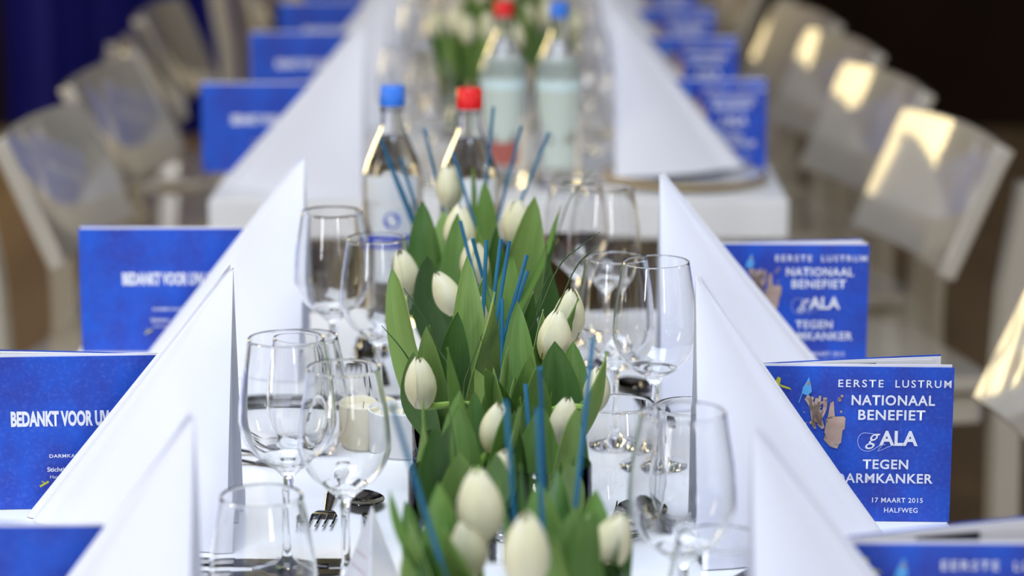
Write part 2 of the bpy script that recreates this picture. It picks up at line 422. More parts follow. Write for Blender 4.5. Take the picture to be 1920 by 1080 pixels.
def back_meshes():
    # x from the free edge on the left (-BW) to the spine (0)
    f = BH / 305.0
    X = lambda px: -BW + (px + 91) * BW / 433.0
    Z = lambda py: BH - (py - 670) * f
    L = [('BEDANKT VOOR UW', X(10), Z(807), 29 * f, 'L', 195 * BW / 433, 0.045, 0, 1.0),
         ('BIJDRAGE', X(212), Z(807), 29 * f, 'L', 100 * BW / 433, 0.028, 0, 1.0),
         ('DARMKANKER', X(80), Z(872), 7 * f, 'L', 80 * BW / 433, 0.02, 0, 1.1),
         ('Stichting', X(75), Z(900), 9 * f, 'L', 45 * BW / 433, 0.02, 0, 1.0),
         ('Haarlem', X(80), Z(914), 7 * f, 'L', 34 * BW / 433, 0.0, 0, 1.0)]
    me1 = bm_mesh(text_mesh(L), 'lettering', [M['ink']])
    bm = bmesh.new()
    strip(bm, [(X(60), Z(930)), (X(77), Z(920))], 0.002, 0)
    strip(bm, [(X(64), Z(919)), (X(70), Z(924))], 0.001, 0)
    return me1, bm_mesh(bm, 'logo', [M['yellow_print']])
F_MESH = front_meshes(); B_MESH = back_meshes()
def leaf_rows(s, bend, width, height, z0=0.0):
    rows = []
    for k in range(2):
        rows.append([(s * width * i / 14, bend * sin(pi * i / 14), z0 + height * k) for i in range(15)])
    return rows
def cached(key, fn, store={}):
    if key not in store: store[key] = fn()
    return store[key]
def slab_mesh(s, bend, wd, hh, m, th=0.0008, z0=0.0):
    o = sheet(leaf_rows(s, bend, wd, hh, z0), th, 'tmp', m); me = o.data; bpy.data.objects.remove(o); return me
def booklet(x_free, y, s, near, far, label, group, detail=True, tilt=0.0):
    """s=+1: right of the table, spine towards the middle; near/far are the angles of the two covers"""
    t = thing('booklet', label, 'booklet', (x_free - s * BW * cos(near), y, TZ + 0.0005), 0, group)
    a = link('front_cover' if s > 0 else 'back_cover', cached(('c', s), lambda: slab_mesh(s, 0.0, BW, BH, M['cover'])), None, t)
    a.rotation_euler = (0, 0, -s * near)
    inner = link('page', cached(('w', s), lambda: slab_mesh(s, 0.0, BW - 0.002, BH + 0.0022, M['paper'])), None, t)
    inner.rotation_euler = (0, 0, -s * near + s * R_(0.55)); 
    b = link('page', cached(('p', s), lambda: slab_mesh(s, 0.0025, BW - 0.001, BH - 0.001, M['paper'])), None, t)
    b.rotation_euler = (0, 0, s * (far - R_(0.8))); 
    c2 = link('back_cover' if s > 0 else 'front_cover', cached(('f', s), lambda: slab_mesh(s, 0.002, BW, BH, M['cover'])), None, t)
    c2.rotation_euler = (0, 0, s * far)
    if True:
        mid = link('page', cached(('q', s), lambda: slab_mesh(s, 0.003, BW - 0.012, BH - 0.002, M['paper'])), None, t)
        mid.rotation_euler = (0, 0, s * (far * 0.80))
        # the dark top of a photograph printed inside
        ph = cached(('d', s), lambda: slab_mesh(s, 0.0, 0.05, 0.03, M['photo'], 0.0004))
        d = link('printed_photo', ph, None, mid); d.location = (s * 0.095, -0.0006, BH - 0.0335)
    for me in (F_MESH if s > 0 else B_MESH):
        o = link(me.name.split('.')[0], me, None, a)
        o.location = (0, -0.0011, 0)
    return t
gR, gL = 'booklets standing on the right side', 'booklets standing on the left side'
for x, y, n, f, lb in [
    (0.400, 1.795, R_(1), R_(20), 'blue booklet in the lower right corner, wide open, mostly below the frame'),
    (0.388, 2.325, R_(2), R_(12), 'blue booklet in focus on the right, reading NATIONAAL BENEFIET GALA'),
    (0.384, 2.894, R_(1), R_(9), 'blurred blue booklet behind the focused one on the right'),
    (0.394, 4.28, R_(1), R_(9), 'first blue booklet of the right far table, beside the gold-rimmed plate'),
    (0.393, 4.87, R_(1), R_(9), 'second blue booklet of the right far table'),
    (0.385, 5.36, R_(1), R_(9), 'third blue booklet of the right far table'),
    (0.385, 5.93, R_(1), R_(9), 'fourth blue booklet of the right far table, at the top edge')]:
    booklet(x, y, 1, n, f, lb, gR)
for x, y, n, f, lb in [
    (-0.515, 1.835, R_(2), R_(6), 'blue booklet in the lower left corner, mostly below the frame'),
    (-0.523, 2.365, R_(4), R_(6), 'blue booklet in focus on the left, reading BEDANKT VOOR UW'),
    (-0.514, 2.985, R_(1), R_(5), 'blurred blue booklet behind the focused one on the left'),
    (-0.524, 4.235, R_(1), R_(7), 'first blue booklet of the left far table, beside the white chairs'),
    (-0.518, 4.95, R_(1), R_(7), 'second blue booklet of the left far table'),
    (-0.511, 5.49, R_(1), R_(7), 'third blue booklet of the left far table'),
    (-0.505, 6.02, R_(1), R_(7), 'fourth blue booklet of the left far table, at the top edge')]:
    booklet(x, y, -1, n, f, lb, gL)

# ------------------------------------------------------------------ napkins
def napkin_rows(h, L, wn, wf, nose, grow=1.0, sx=0.0):
    """ruled surface from apex to a rounded V on the table, ridge towards +x, near wing towards -y"""
    base = []
    n = 14
    for i in range(n): base.append((L * i / n * 0.97 + 0.0, -wn * (1 - (i / n) ** 2.0) - nose))
    for i in range(9):
        a = -pi / 2 + pi * i / 8; base.append((L * 0.97 + nose * 1.4 * cos(a), nose * sin(a)))
    for i in range(n): q = 1 - (i + 1) / n; base.append((L * q * 0.97, wf * (1 - q ** 1.5) + nose))
    rows = []
    for k in range(13):
        f = k / 12            # 0 apex .. 1 base
        r = 0.004 + (1 - 0.004) * f
        row = []
        for j, (x, y) in enumerate(base):
            u = j / (len(base) - 1)
            bulge = 1 + 0.10 * sin(pi * f) * (1 if y < 0 else 0.5)
            row.append(((x * r + sx) * grow, y * r * bulge * grow, h * (1 - f) * grow))
        rows.append(row)
    return rows
def napkin(xa, y, s, label, group, h=0.236, L=0.158, k=0, wn=0.078, rz=0.0):
    t = thing('napkin', label, 'napkin', (xa, y, TZ + 0.001), rz, group)
    def side(rows):
        return [[(s * p[0], p[1], p[2]) for p in r] for r in rows]
    sheet(side(napkin_rows(h, L, wn, 0.022, 0.020)), 0.0016, 'outer_fold', M['linen'], t)
    r2 = side(napkin_rows(h * 0.985, L * 0.95, wn * 0.8, 0.014, 0.014))
    o = sheet(r2, 0.0014, 'inner_fold', M['linen'], t); o.location = (s * 0.003, 0.003, 0)
    if True:
        r3 = side(napkin_rows(h * 1.0, L * (1.11 if k % 2 == 0 else 1.06), 0.010, 0.012, 0.010))
        o = sheet(r3, 0.0012, 'back_fold', M['linen'], t); o.location = (s * 0.004, 0.012, 0)
    return t
gn = 'white folded napkins'
for i, (x, y, s, lb, kw) in enumerate([
    (0.157, 1.765, 1, 'white cone-folded napkin at the bottom right, nearest on the right', {}),
    (0.150, 2.275, 1, 'white cone-folded napkin in front of the focused right booklet', dict(L=0.148)),
    (0.145, 2.81, 1, 'white cone-folded napkin in front of the blurred right booklet', dict(L=0.168)),
    (0.142, 4.20, 1, 'first white napkin on the right of the far table, on the gold-rimmed plate', dict(L=0.188, h=0.25)),
    (0.142, 4.79, 1, 'second white napkin on the right of the far table', dict(L=0.182)),
    (0.142, 5.30, 1, 'third white napkin on the right of the far table', dict(L=0.182)),
    (0.142, 5.86, 1, 'fourth white napkin on the right of the far table', dict(L=0.182)),
    (-0.233, 1.80, -1, 'white cone-folded napkin at the bottom left, nearest on the left', {}),
    (-0.262, 2.320, -1, 'white cone-folded napkin in front of the focused left booklet', dict(L=0.166)),
    (-0.248, 2.935, -1, 'white cone-folded napkin in front of the blurred left booklet', dict(L=0.168)),
    (-0.250, 4.09, -1, 'first white napkin on the left of the far table', dict(L=0.20, h=0.25)),
    (-0.250, 4.80, -1, 'second white napkin on the left of the far table', dict(L=0.182)),
    (-0.250, 5.37, -1, 'third white napkin on the left of the far table', dict(L=0.182)),
    (-0.250, 5.90, -1, 'fourth white napkin on the left of the far table', dict(L=0.182))]):
    o = napkin(x, y, s, lb, gn, k=i, **kw)
    if 'gold-rimmed' in lb: o.location.z += 0.014

# gold rimmed plate under the first right napkin of the far table
t = thing('dinner_plate', 'grey plate with a gold rim on the right of the far table', 'plate', (0.255, 4.16, TZ))
build('dish', lathe([(0, 0.002), (0.06, 0.0), (0.075, 0.003), (0.128, 0.010), (0.128, 0.013), (0.074, 0.008), (0.055, 0.0045), (0, 0.0045)], 48), M['plate'], t)
build('rim', lathe([(0.126, 0.009), (0.131, 0.010), (0.132, 0.0135), (0.128, 0.0145), (0.124, 0.0135)], 48, True), M['gold'], t)

# ------------------------------------------------------------------ glasses
def wine_glass(h, rmax, rim, label_):
    t = thing('wine_glass', label_, 'glass')
    b0 = h * 0.435
    th = 0.0011
    outer = spline([(0.0045, b0 - 0.006, 0), (0.012, b0 + 0.002, 0), (rmax * 0.74, b0 + h * 0.085, 0), (rmax * 0.97, b0 + h * 0.175, 0),
                    (rmax, b0 + h * 0.24, 0), (rmax * 0.95, b0 + h * 0.36, 0), (rmax * 0.86, b0 + h * 0.47, 0), (rim, h, 0)], 42)
    outer = [(p.x, p.y) for p in outer]
    inner = [(max(0.0006, r - th), z + (0.0035 if r < 0.02 else th * 0.6)) for r, z in outer if z > b0 - 0.001]
    inner[-1] = (rim - th, h)
    prof = [(0, -0.0)] + [(0.031, 0.0), (0.0335, 0.0008), (0.0335, 0.0018), (0.026, 0.003), (0.012, 0.0055), (0.0055, 0.012), (0.0038, 0.026), (0.0035, b0 * 0.6), (0.0038, b0 - 0.02)]
    prof += outer + [(rim - th * 0.5, h + 0.0006)] + inner[::-1]
    prof += [(0, inner[0][1] - 0.0008)]
    build('bowl', lathe(prof, 56), M['glass'], t)
    return t
def tumbler():
    t = thing('tumbler', 'x', 'glass')
    th = 0.0013
    o = spline([(0.024, 0.0, 0), (0.0275, 0.003, 0), (0.036, 0.018, 0), (0.0425, 0.042, 0), (0.0425, 0.062, 0), (0.038, 0.092, 0), (0.0325, 0.12, 0)], 36)
    o = [(p.x, p.y) for p in o]
    inn = [(r - th, z) for r, z in o if z > 0.009]
    prof = [(0, 0.0005), (0.02, 0.0004)] + o + [(0.0325 - th / 2, 0.1206)] + inn[::-1] + [(inn[0][0] * 0.8, 0.0065), (0, 0.0055)]
    build('bowl', lathe(prof, 56), M['glass'], t)
    return t
big = wine_glass(0.205, 0.0415, 0.0325, 'x'); small = wine_glass(0.193, 0.0385, 0.0305, 'x'); tum = tumbler()
protos = {'B': [big, 0.205, False, 'wine glasses on the tables'], 'S': [small, 0.193, False, 'wine glasses on the tables'], 'T': [tum, 0.12, False, 'stemless tumblers on the tables']}
for k in ('B', 'S', 'T'): protos[k][0]['group'] = protos[k][3]
def glass(kind, px=None, py=None, label='', xy=None, rz=0.0):
    p = protos[kind]
    if xy is None:
        q = at(px, py, p[1]); xy = (q.x, q.y)
    loc = (xy[0], xy[1], TZ + 0.0006)
    if not p[2]:
        p[2] = True; p[0].location = loc; p[0].rotation_euler = (0, 0, rz); p[0]['label'] = label; return p[0]
    return dup(p[0], loc, rz, label, p[3])
for g in [
    ('B', 536, 636, 'large wine glass on the left in front of the focused napkin'),
    ('S', 644, 690, 'smaller wine glass on the left, in front of the spoon and fork'),
    ('T', 490, 930, 'stemless tumbler at the bottom left below the two sharp wine glasses'),
    ('B', 622, 398, 'blurred large wine glass on the left, with brown floor seen through it'),
    ('S', 706, 447, 'blurred smaller wine glass on the left in front of the blue-labelled bottle'),
    ('T', 572, 632, 'tumbler seen through the large left wine glass'),
    ('B', 1281, 774, 'large wine glass at the lower right, nearest on the right'),
    ('T', 1160, 757, 'stemless tumbler on the right, just left of the nearest wine glass'),
    ('T', 1350, 1010, 'tumbler at the bottom right beside the nearest right napkin'),
    ('B', 1230, 492, 'wine glass on the right with the napkin edge behind it'),
    ('S', 1155, 484, 'wine glass on the right, close to the sharp tulips'),
    ('T', 1296, 762, 'tumbler behind the nearest right wine glass, by the napkin'),
    ('B', 1134, 352, 'blurred wine glass right of the upper tulips'),
    ('S', 1080, 340, 'blurred wine glass just behind the upper tulips on the right')]:
    glass(*g)
n = 0
ords = ['first', 'second', 'third', 'fourth']
for i, yy in enumerate((4.09, 4.80, 5.37, 5.90)):
    for kd, dx, dy, nm in (('B', -0.195, -0.02, 'large wine glass'), ('S', -0.150, -0.085, 'smaller wine glass'), ('T', -0.205, -0.13, 'tumbler')):
        xx = dx
        if i == 0 and kd == 'T': continue
        glass(kd, label=f'far blurred {nm} by the {ords[i]} left napkin of the far table', xy=(xx, yy + dy + 0.12), rz=0.3 * i)
for i, yy in enumerate((4.26, 4.79, 5.30, 5.86)):
    for kd, dx, dy, nm in (('B', 0.105, 0.18, 'large wine glass'), ('S', 0.078, 0.27, 'smaller wine glass'), ('T', 0.125, 0.36 if i < 3 else 0.32, 'tumbler')):
        glass(kd, label=f'far blurred {nm} by the {ords[i]} right napkin of the far table', xy=(dx, yy + dy), rz=0.3 * i)

# ------------------------------------------------------------------ bottles
def bottle(px, py, cap, kind, label):
    h = 0.29; q = at(px, py, h)
    t = thing('water_bottle', label, 'bottle', (q.x, q.y, TZ + 0.0006), 0, 'glass water bottles')
    prof = [(p.x, p.y) for p in spline([(0.034, 0.0, 0), (0.037, 0.006, 0), (0.037, 0.05, 0), (0.037, 0.165, 0), (0.0345, 0.19, 0), (0.023, 0.220, 0), (0.0145, 0.240, 0), (0.0132, 0.262, 0), (0.0132, 0.28, 0)], 44)]
    th = 0.002
    inn = [(r - th, z) for r, z in prof if z > 0.008]
    full = [(0, 0.002), (0.028, 0.001)] + prof + inn[::-1] + [(0, 0.009)]
    build('body', lathe(full, 44), M['glass'], t)
    wt = [(r - th - 0.0005, z) for r, z in prof if 0.010 < z < 0.232]
    build('water', lathe([(0, wt[0][1])] + wt + [(0, wt[-1][1])], 44), M['water'], t)
    build('collar', lathe([(0.0133, 0.258), (0.0150, 0.259), (0.0150, 0.263), (0.0133, 0.264)], 32, True), M['glass'], t)
    c = lathe([(0, h), (0.0135, h), (0.0152, h - 0.002), (0.0155, h - 0.022), (0.0152, h - 0.024), (0.0136, h - 0.024), (0.0136, h - 0.004), (0, h - 0.004)], 36)
    build('cap', c, M['cap_' + cap], t)
    def band(z0, z1, a0, a1, r=0.0374, curve=0.0):
        rows = []
        for k in range(9):
            f = k / 8
            hw = 1.0 if not curve else math.sqrt(max(0.02, 1 - (1 - min(1, f * 1.15)) ** 2))
            rows.append([(r * sin(lerp), -r * cos(lerp), z0 + (z1 - z0) * f) for lerp in [((a0 + a1) / 2 + (a1 - a0) / 2 * hw * (2 * i / 20 - 1)) for i in range(21)]])
        return rows
    if kind == 'front':
        sheet(band(0.155, 0.185, -1.0, 1.0, 0.0374), 0.0002, 'shoulder_label', M['label'], t)
        sheet(band(0.055, 0.150, -0.62, 0.62), 0.0002, 'label', M['label'], t)
        sheet(band(0.098, 0.114, -0.98, 0.98, 0.0377), 0.0002, 'label_band', M['label_' + cap], t)
        tm = text_mesh([('MINERAALWATER', 0, 0.1025, 0.006, 'C', 0.044, 0.01, 0, 1.0)])
        for v in tm.verts:
            a = v.co.x / 0.0381; v.co = Vector((0.0381 * sin(a), -0.0381 * cos(a), v.co.z))
        build('lettering', tm, M['ink'], t, smooth='keep')
        bm = bmesh.new()
        for (cx, cz, r) in ((0, 0.132, 0.010),):
            vs = [bm.verts.new((0.0378 * sin((cx + r * cos(k * pi / 8)) / 0.0378), -0.0378 * cos((cx + r * cos(k * pi / 8)) / 0.0378), cz + r * sin(k * pi / 8))) for k in range(16)]
            bm.faces.new(vs)
        build('label_emblem', bm, M['label_' + cap], t, smooth='keep')
    else:
        sheet(band(0.072, 0.205, -1.25, 1.25, 0.0374, curve=1), 0.0002, 'label', M['label_back'], t)
        for ob in t.children:
            if ob.name.startswith('label'):
                for v in ob.data.vertices:      # the label follows the shoulder as it narrows
                    if v.co.z > 0.165:
                        k = 1 - 0.20 * ((v.co.z - 0.165) / 0.04) ** 1.6
                        v.co.x *= k; v.co.y *= k
        sheet(band(0.156, 0.168, -1.2, 1.2, 0.0378), 0.0002, 'label_band', M['label_top'], t)
        sheet(band(0.035, 0.072, -0.7, 0.7, 0.0374), 0.0002, 'lower_label', M['label_dull'] if cap == 'red' else M['label_back'], t)
    return t
bottle(735, 161, 'blue', 'front', 'clear water bottle with a blue cap and blue label band')
bottle(880, 166, 'red', 'front', 'clear water bottle with a red cap behind the upper tulips')
bottle(944, 2, 'red', 'back', 'blurred water bottle with a red cap and big pale label')
bottle(1048, 4, 'blue', 'back', 'blurred water bottle with a blue cap and big pale label')

# ------------------------------------------------------------------ cutlery
def cutlery_handle(bm, p0, p1, w0, w1, arch=0.006, th=0.0022):
    """flat tapering bar along y from p0 to p1"""
    rings = []
    n = 12
    for i in range(n + 1):
        f = i / n; y = p0 + (p1 - p0) * f; wd = w0 + (w1 - w0) * f ** 1.5; z = th / 2 + arch * sin(pi * f)
        rings.append([bm.verts.new((sx * wd / 2 * kx, y, z + kz * th / 2)) for sx, kx, kz in ((-1, 1, 0), (-1, .6, 1), (1, .6, 1), (1, 1, 0), (1, .6, -1), (-1, .6, -1))])
    for a, b in zip(rings, rings[1:]):
        for k in range(6): bm.faces.new((a[k], a[(k + 1) % 6], b[(k + 1) % 6], b[k]))
    bm.faces.new(rings[0][::-1]); bm.faces.new(rings[-1])
def spoon():
    t = thing('spoon', 'x', 'spoon', group='dark steel cutlery')
    bm = bmesh.new(); cutlery_handle(bm, -0.125, 0.0, 0.016, 0.006, 0.010)
    build('handle', bm, M['steel'], t)
    rows = []
    for i in range(13):
        v = i / 12; y = 0.062 * v - 0.002; hw = 0.0195 * (sin(pi * min(1, v * 0.97 + 0.03)) ** 0.62) * (1.05 - 0.1 * v) + 0.0008
        rows.append([(hw * (2 * j / 10 - 1), y, 0.0068 - 0.0055 * (1 - (2 * j / 10 - 1) ** 2) * sin(pi * v) + 0.003 * (1 - v) ** 2) for j in range(11)])
    sheet(rows, 0.0012, 'bowl', M['steel'], t)
    return t
def fork():
    t = thing('fork', 'x', 'fork', group='dark steel cutlery')
    bm = bmesh.new(); cutlery_handle(bm, -0.13, 0.0, 0.016, 0.0055, 0.009)
    build('handle', bm, M['steel'], t)
    rows = []
    for i in range(7):
        v = i / 6; hw = 0.0028 + 0.0095 * v ** 0.7
        rows.append([(hw * (2 * j / 6 - 1), 0.022 * v - 0.001, 0.0022 + 0.0022 * sin(pi * v * 0.8)) for j in range(7)])
    sheet(rows, 0.0014, 'head', M['steel'], t)
    for k in range(4):
        x = -0.0106 + 0.00707 * k
        bm = bmesh.new()
        tube(bm, [(x, 0.020, 0.0036), (x, 0.032, 0.0024), (x, 0.046, 0.0022), (x * 0.98, 0.058, 0.0048)], [0.0015, 0.0014, 0.0012, 0.0006], 6)
        build('tine', bm, M['steel'], t)
    return t
def knife():
    t = thing('knife', 'x', 'knife', group='dark steel cutlery')
    bm = bmesh.new(); cutlery_handle(bm, -0.12, 0.0, 0.017, 0.010, 0.0, 0.005)
    build('handle', bm, M['steel'], t)
    bm = bmesh.new()
    pts = [(-0.006, -0.001), (0.006, -0.001), (0.008, 0.03), (0.0085, 0.08), (0.005, 0.11), (-0.004, 0.118), (-0.006, 0.10)]
    a = [bm.verts.new((x, y, 0.0018)) for x, y in pts]; b = [bm.verts.new((x, y, 0.0034)) for x, y in pts]
    bm.faces.new(a[::-1]); bm.faces.new(b)
    for k in range(len(pts)): bm.faces.new((a[k], a[(k + 1) % len(pts)], b[(k + 1) % len(pts)], b[k]))
    build('blade', bm, M['steel'], t, smooth=False)
    return t
kinds = {'spoon': [spoon(), False], 'fork': [fork(), False], 'knife': [knife(), False]}
def lay(kind, x, y, rz, label, z=0.0006):
    p = kinds[kind]; loc = (x, y, TZ + z)
    if not p[1]:
        p[1] = True; p[0].location = loc; p[0].rotation_euler = (0, 0, rz); p[0]['label'] = label
    else: dup(p[0], loc, rz, label)
a = at(660, 965); lay('spoon', a.x + 0.012, a.y, R_(8), 'dark spoon on the left beside the white place card')
a = at(613, 962); lay('fork', a.x, a.y, pi + R_(-3), 'dark fork on the left with its tines towards the camera')
a = at(700, 675); lay('spoon', a.x, a.y, R_(8), 'dark spoon behind the two left wine glasses')
a = at(672, 680); lay('fork', a.x, a.y, pi, 'dark fork behind the two left wine glasses')
a = at(1222, 985); lay('spoon', a.x, a.y, R_(20), 'dark spoon seen through the nearest right wine glass')
a = at(1172, 985); lay('fork', a.x, a.y, R_(-5), 'fork seen through the nearest right wine glass')
a = at(1196, 742); lay('spoon', a.x, a.y, R_(10), 'dark spoon between the right wine glass pairs')
lay('fork', -0.265, 2.505, -pi / 2, 'inner fork lying beyond the focused left napkin')
lay('fork', -0.265, 2.540, -pi / 2 + R_(2), 'outer fork lying beyond the focused left napkin')
lay('knife', -0.255, 2.19, -pi / 2, 'inner knife between the two nearest left napkins')
lay('knife', -0.255, 2.155, -pi / 2 + R_(4), 'outer knife between the two nearest left napkins')
lay('knife', -0.250, 2.72, -pi / 2, 'inner knife before the blurred left napkin')
lay('knife', -0.250, 2.755, -pi / 2 + R_(3), 'outer knife before the blurred left napkin')
lay('knife', 0.175, 2.135, pi / 2 + R_(50), 'knife slanting through the bottom right tumbler')
lay('fork', 0.215, 2.10, pi / 2 + R_(48), 'fork slanting beside the nearest right napkin')
lay('fork', -0.262, 4.30, -pi / 2, 'fork beyond the first left napkin of the far table')

# ------------------------------------------------------------------ place card and candles
q = at(697, 951, 0.105)
t = thing('place_card', 'tall white tent card with faint printed lines at the bottom left', 'card', (q.x, q.y - 0.02, TZ + 0.0006), R_(0))
hc = 0.105
def card_panel(pts, name):
    bm = bmesh.new(); v = [bm.verts.new(p) for p in pts]; bm.faces.new(v); bm.normal_update()
    bmesh.ops.solidify(bm, geom=bm.faces[:], thickness=0.0006)
    return build(name, bm, M['paper'], t, smooth=False)
A0, A1 = Vector((0, 0.02, hc)), Vector((0, 0.02, hc))
l1, l2 = Vector((-0.040, 0.045, 0)), Vector((-0.012, -0.060, 0)); r1, r2 = Vector((0.034, 0.045, 0)), Vector((0.012, -0.05, 0))
card_panel([A0, l1, Vector((-0.002, -0.045, 0))], 'left_panel')
card_panel([A0 + Vector((0.0007, 0, 0)), Vector((0.0005, -0.045, 0)), Vector((0.034, 0.040, 0))], 'right_panel')
bm = bmesh.new()
nrm = (l1 - A0).cross(Vector((-0.002, -0.045, 0)) - A0).normalized()
if nrm.y > 0: nrm = -nrm
for k in range(5):
    f0 = 0.35 + 0.11 * k
    a_ = A0.lerp(l1, f0) ; b_ = A0.lerp(Vector((-0.002, -0.045, 0)), f0)
    for j in range(5):
        u0, u1 = 0.14 + 0.15 * j, 0.14 + 0.15 * j + 0.10
        c0, c1 = a_.lerp(b_, u0), a_.lerp(b_, u1); dn = Vector((0, 0, -0.0018))
        vs = [bm.verts.new(p + nrm * 0.0009) for p in (c0, c1, c1 + dn, c0 + dn)]; bm.faces.new(vs)
build('lettering', bm, M['pink_ink'], t, smooth='keep')

def candle(px, py, label, m2):
    q = at(px, py, 0.0)
    t = thing('candle_holder', label, 'candle holder', (q.x, q.y, TZ + 0.0006))
    build('cup', lathe([(0, 0), (0.026, 0), (0.028, 0.003), (0.0295, 0.046), (0.028, 0.047), (0.0265, 0.045), (0.025, 0.03), (0, 0.03)], 36), M['ceramic'] if not m2 else M['wax'], t)
    build('candle', lathe([(0, 0.0305), (0.019, 0.0305), (0.019, 0.040), (0.017, 0.041), (0.003, 0.039), (0, 0.039)], 28), M['wax'], t)
    bm = bmesh.new(); tube(bm, [(0, 0, 0.038), (0.0006, 0, 0.043), (0.0015, 0, 0.047)], 0.0006, 6); build('wick', bm, M['photo'], t)
candle(690, 838, 'cream candle cup seen through the sharp left wine glass', True)
candle(757, 850, 'white candle cup left of the tulip leaves', False)

# ------------------------------------------------------------------ vases, tulips, sticks, grass
VASES = []
def vase_proto():
    t = thing('flower_vase', 'x', 'vase', group='small clear cylinder vases of tulips')
    R, h, th = 0.0365, 0.115, 0.0015
    build('cylinder_wall', lathe([(0, 0.0), (R - 0.003, 0.0), (R, 0.003), (R, h - 0.001), (R - th / 2, h), (R - th, h - 0.001), (R - th, 0.010), (R - th - 0.003, 0.007), (0, 0.007)], 44), M['glass'], t)
    return t
vp = vase_proto(); vused = False
def vase(x, y, label):
    global vused
    VASES.append((x, y))
    if not vused:
        vused = True; vp.location = (x, y, TZ + 0.0006); vp['label'] = label
    else: dup(vp, (x, y, TZ + 0.0006), 0, label)
def vase_px(px, py, label):
    q = at(px, py, 0.115); vase(q.x, q.y, label)
NV = 0
vase_px(925, 1085, 'nearest clear vase at the bottom, hidden by blurred tulip leaves')
vase_px(1075, 1075, 'clear vase at the bottom right of the tulips, below the frame edge')
vase_px(848, 880, 'clear vase on the left in front of the sharp tulips')
vase_px(1027, 869, 'clear vase on the right in front of the sharp tulips')
vase_px(978, 768, 'clear vase under the sharp tulips, in the middle of them')
vase_px(845, 715, 'clear vase under the left leaves of the sharp tulips')
vase_px(985, 632, 'clear vase hidden behind the sharp white tulip')
vase_px(862, 575, 'clear vase behind the leftmost tall leaves')
vase_px(972, 515, 'clear vase of the upper tulips on the right')
vase_px(865, 470, 'clear vase of the upper tulips on the left')

def petal_mesh(seed, Lp=0.050, Rr=0.0165, open_=0.0):
    r = random.Random(seed); rows = []
    n, mcol = 12, 8
    prof = lambda v: (sin(pi * min(1.0, v * 0.86 + 0.10)) ** 0.75) * (1 - 0.25 * v) + open_ * v * v
    for i in range(n + 1):
        v = i / n; z = Lp * v
        half = (1.12 if v < 0.6 else 1.12 * math.sqrt(max(0.0, 1 - ((v - 0.6) / 0.4) ** 2.2))) * (0.45 + 0.55 * min(1, v * 3.5))
        rad = Rr * prof(v) + 0.0007
        rows.append([(rad * cos(half * (2 * j / mcol - 1)) * (1 + 0.04 * r.uniform(-1, 1) * v), rad * sin(half * (2 * j / mcol - 1)), z - 0.002 * abs(2 * j / mcol - 1) ** 2 * v) for j in range(mcol + 1)])
    o = sheet(rows, 0.0005, 'tmp', M['petal']); me = o.data; me.name = 'petal'; bpy.data.objects.remove(o); return me
PETALS = [petal_mesh(1), petal_mesh(2, 0.048, 0.0155), petal_mesh(3, 0.051, 0.0175, 0.08)]
LEAFM = ['leaf1', 'leaf2', 'leaf3', 'leaf1', 'leaf3']
def leaf_obj(base, tip, width, side, parent, m, bow=0.02, twist=0.0):
    """broad lance-shaped leaf from base to tip; side = horizontal direction it bows towards"""
    base, tip = Vector(base), Vector(tip); side = Vector(side)
    if side.length < 1e-4: side = Vector((1, 0, 0))
    side.normalize()
    ax = tip - base; L = ax.length
    rows = []; N = 16; C = 6
    for i in range(N + 1):
        v = i / N
        p = base + ax * v + side * bow * sin(pi * v ** 0.8)
        p2 = base + ax * min(1.001, v + 0.01) + side * bow * sin(pi * min(1, v + 0.01) ** 0.8)
        tg = (p2 - p).normalized() if (p2 - p).length > 1e-7 else ax.normalized()
        nrm = (side - tg * side.dot(tg)).normalized()
        ang = twist * v; bi = tg.cross(nrm)
        nr = nrm * cos(ang) + bi * sin(ang); bi = tg.cross(nr)
        hw = width / 2 * (sin(pi * (0.12 + 0.88 * v) ** 1.05) ** 0.8 if v < 0.999 else 0.0) + 0.0002
        cup = 0.55 * (1 - 0.55 * v)
        wave = 0.0012 * sin(v * 9 + L * 50)
        rows.append([p + bi * hw * (2 * j / C - 1) - nr * (hw * cup * (1 - (2 * j / C - 1) ** 2)) + nr * (wave * (2 * j / C - 1)) for j in range(C + 1)])
    return sheet(rows, 0.0005, 'leaf', m, parent, uv=True)
TN = 0
def nearest_vase(p):
    return min(VASES, key=lambda v: (v[0] - p.x) ** 2 + (v[1] - p.y) ** 2)
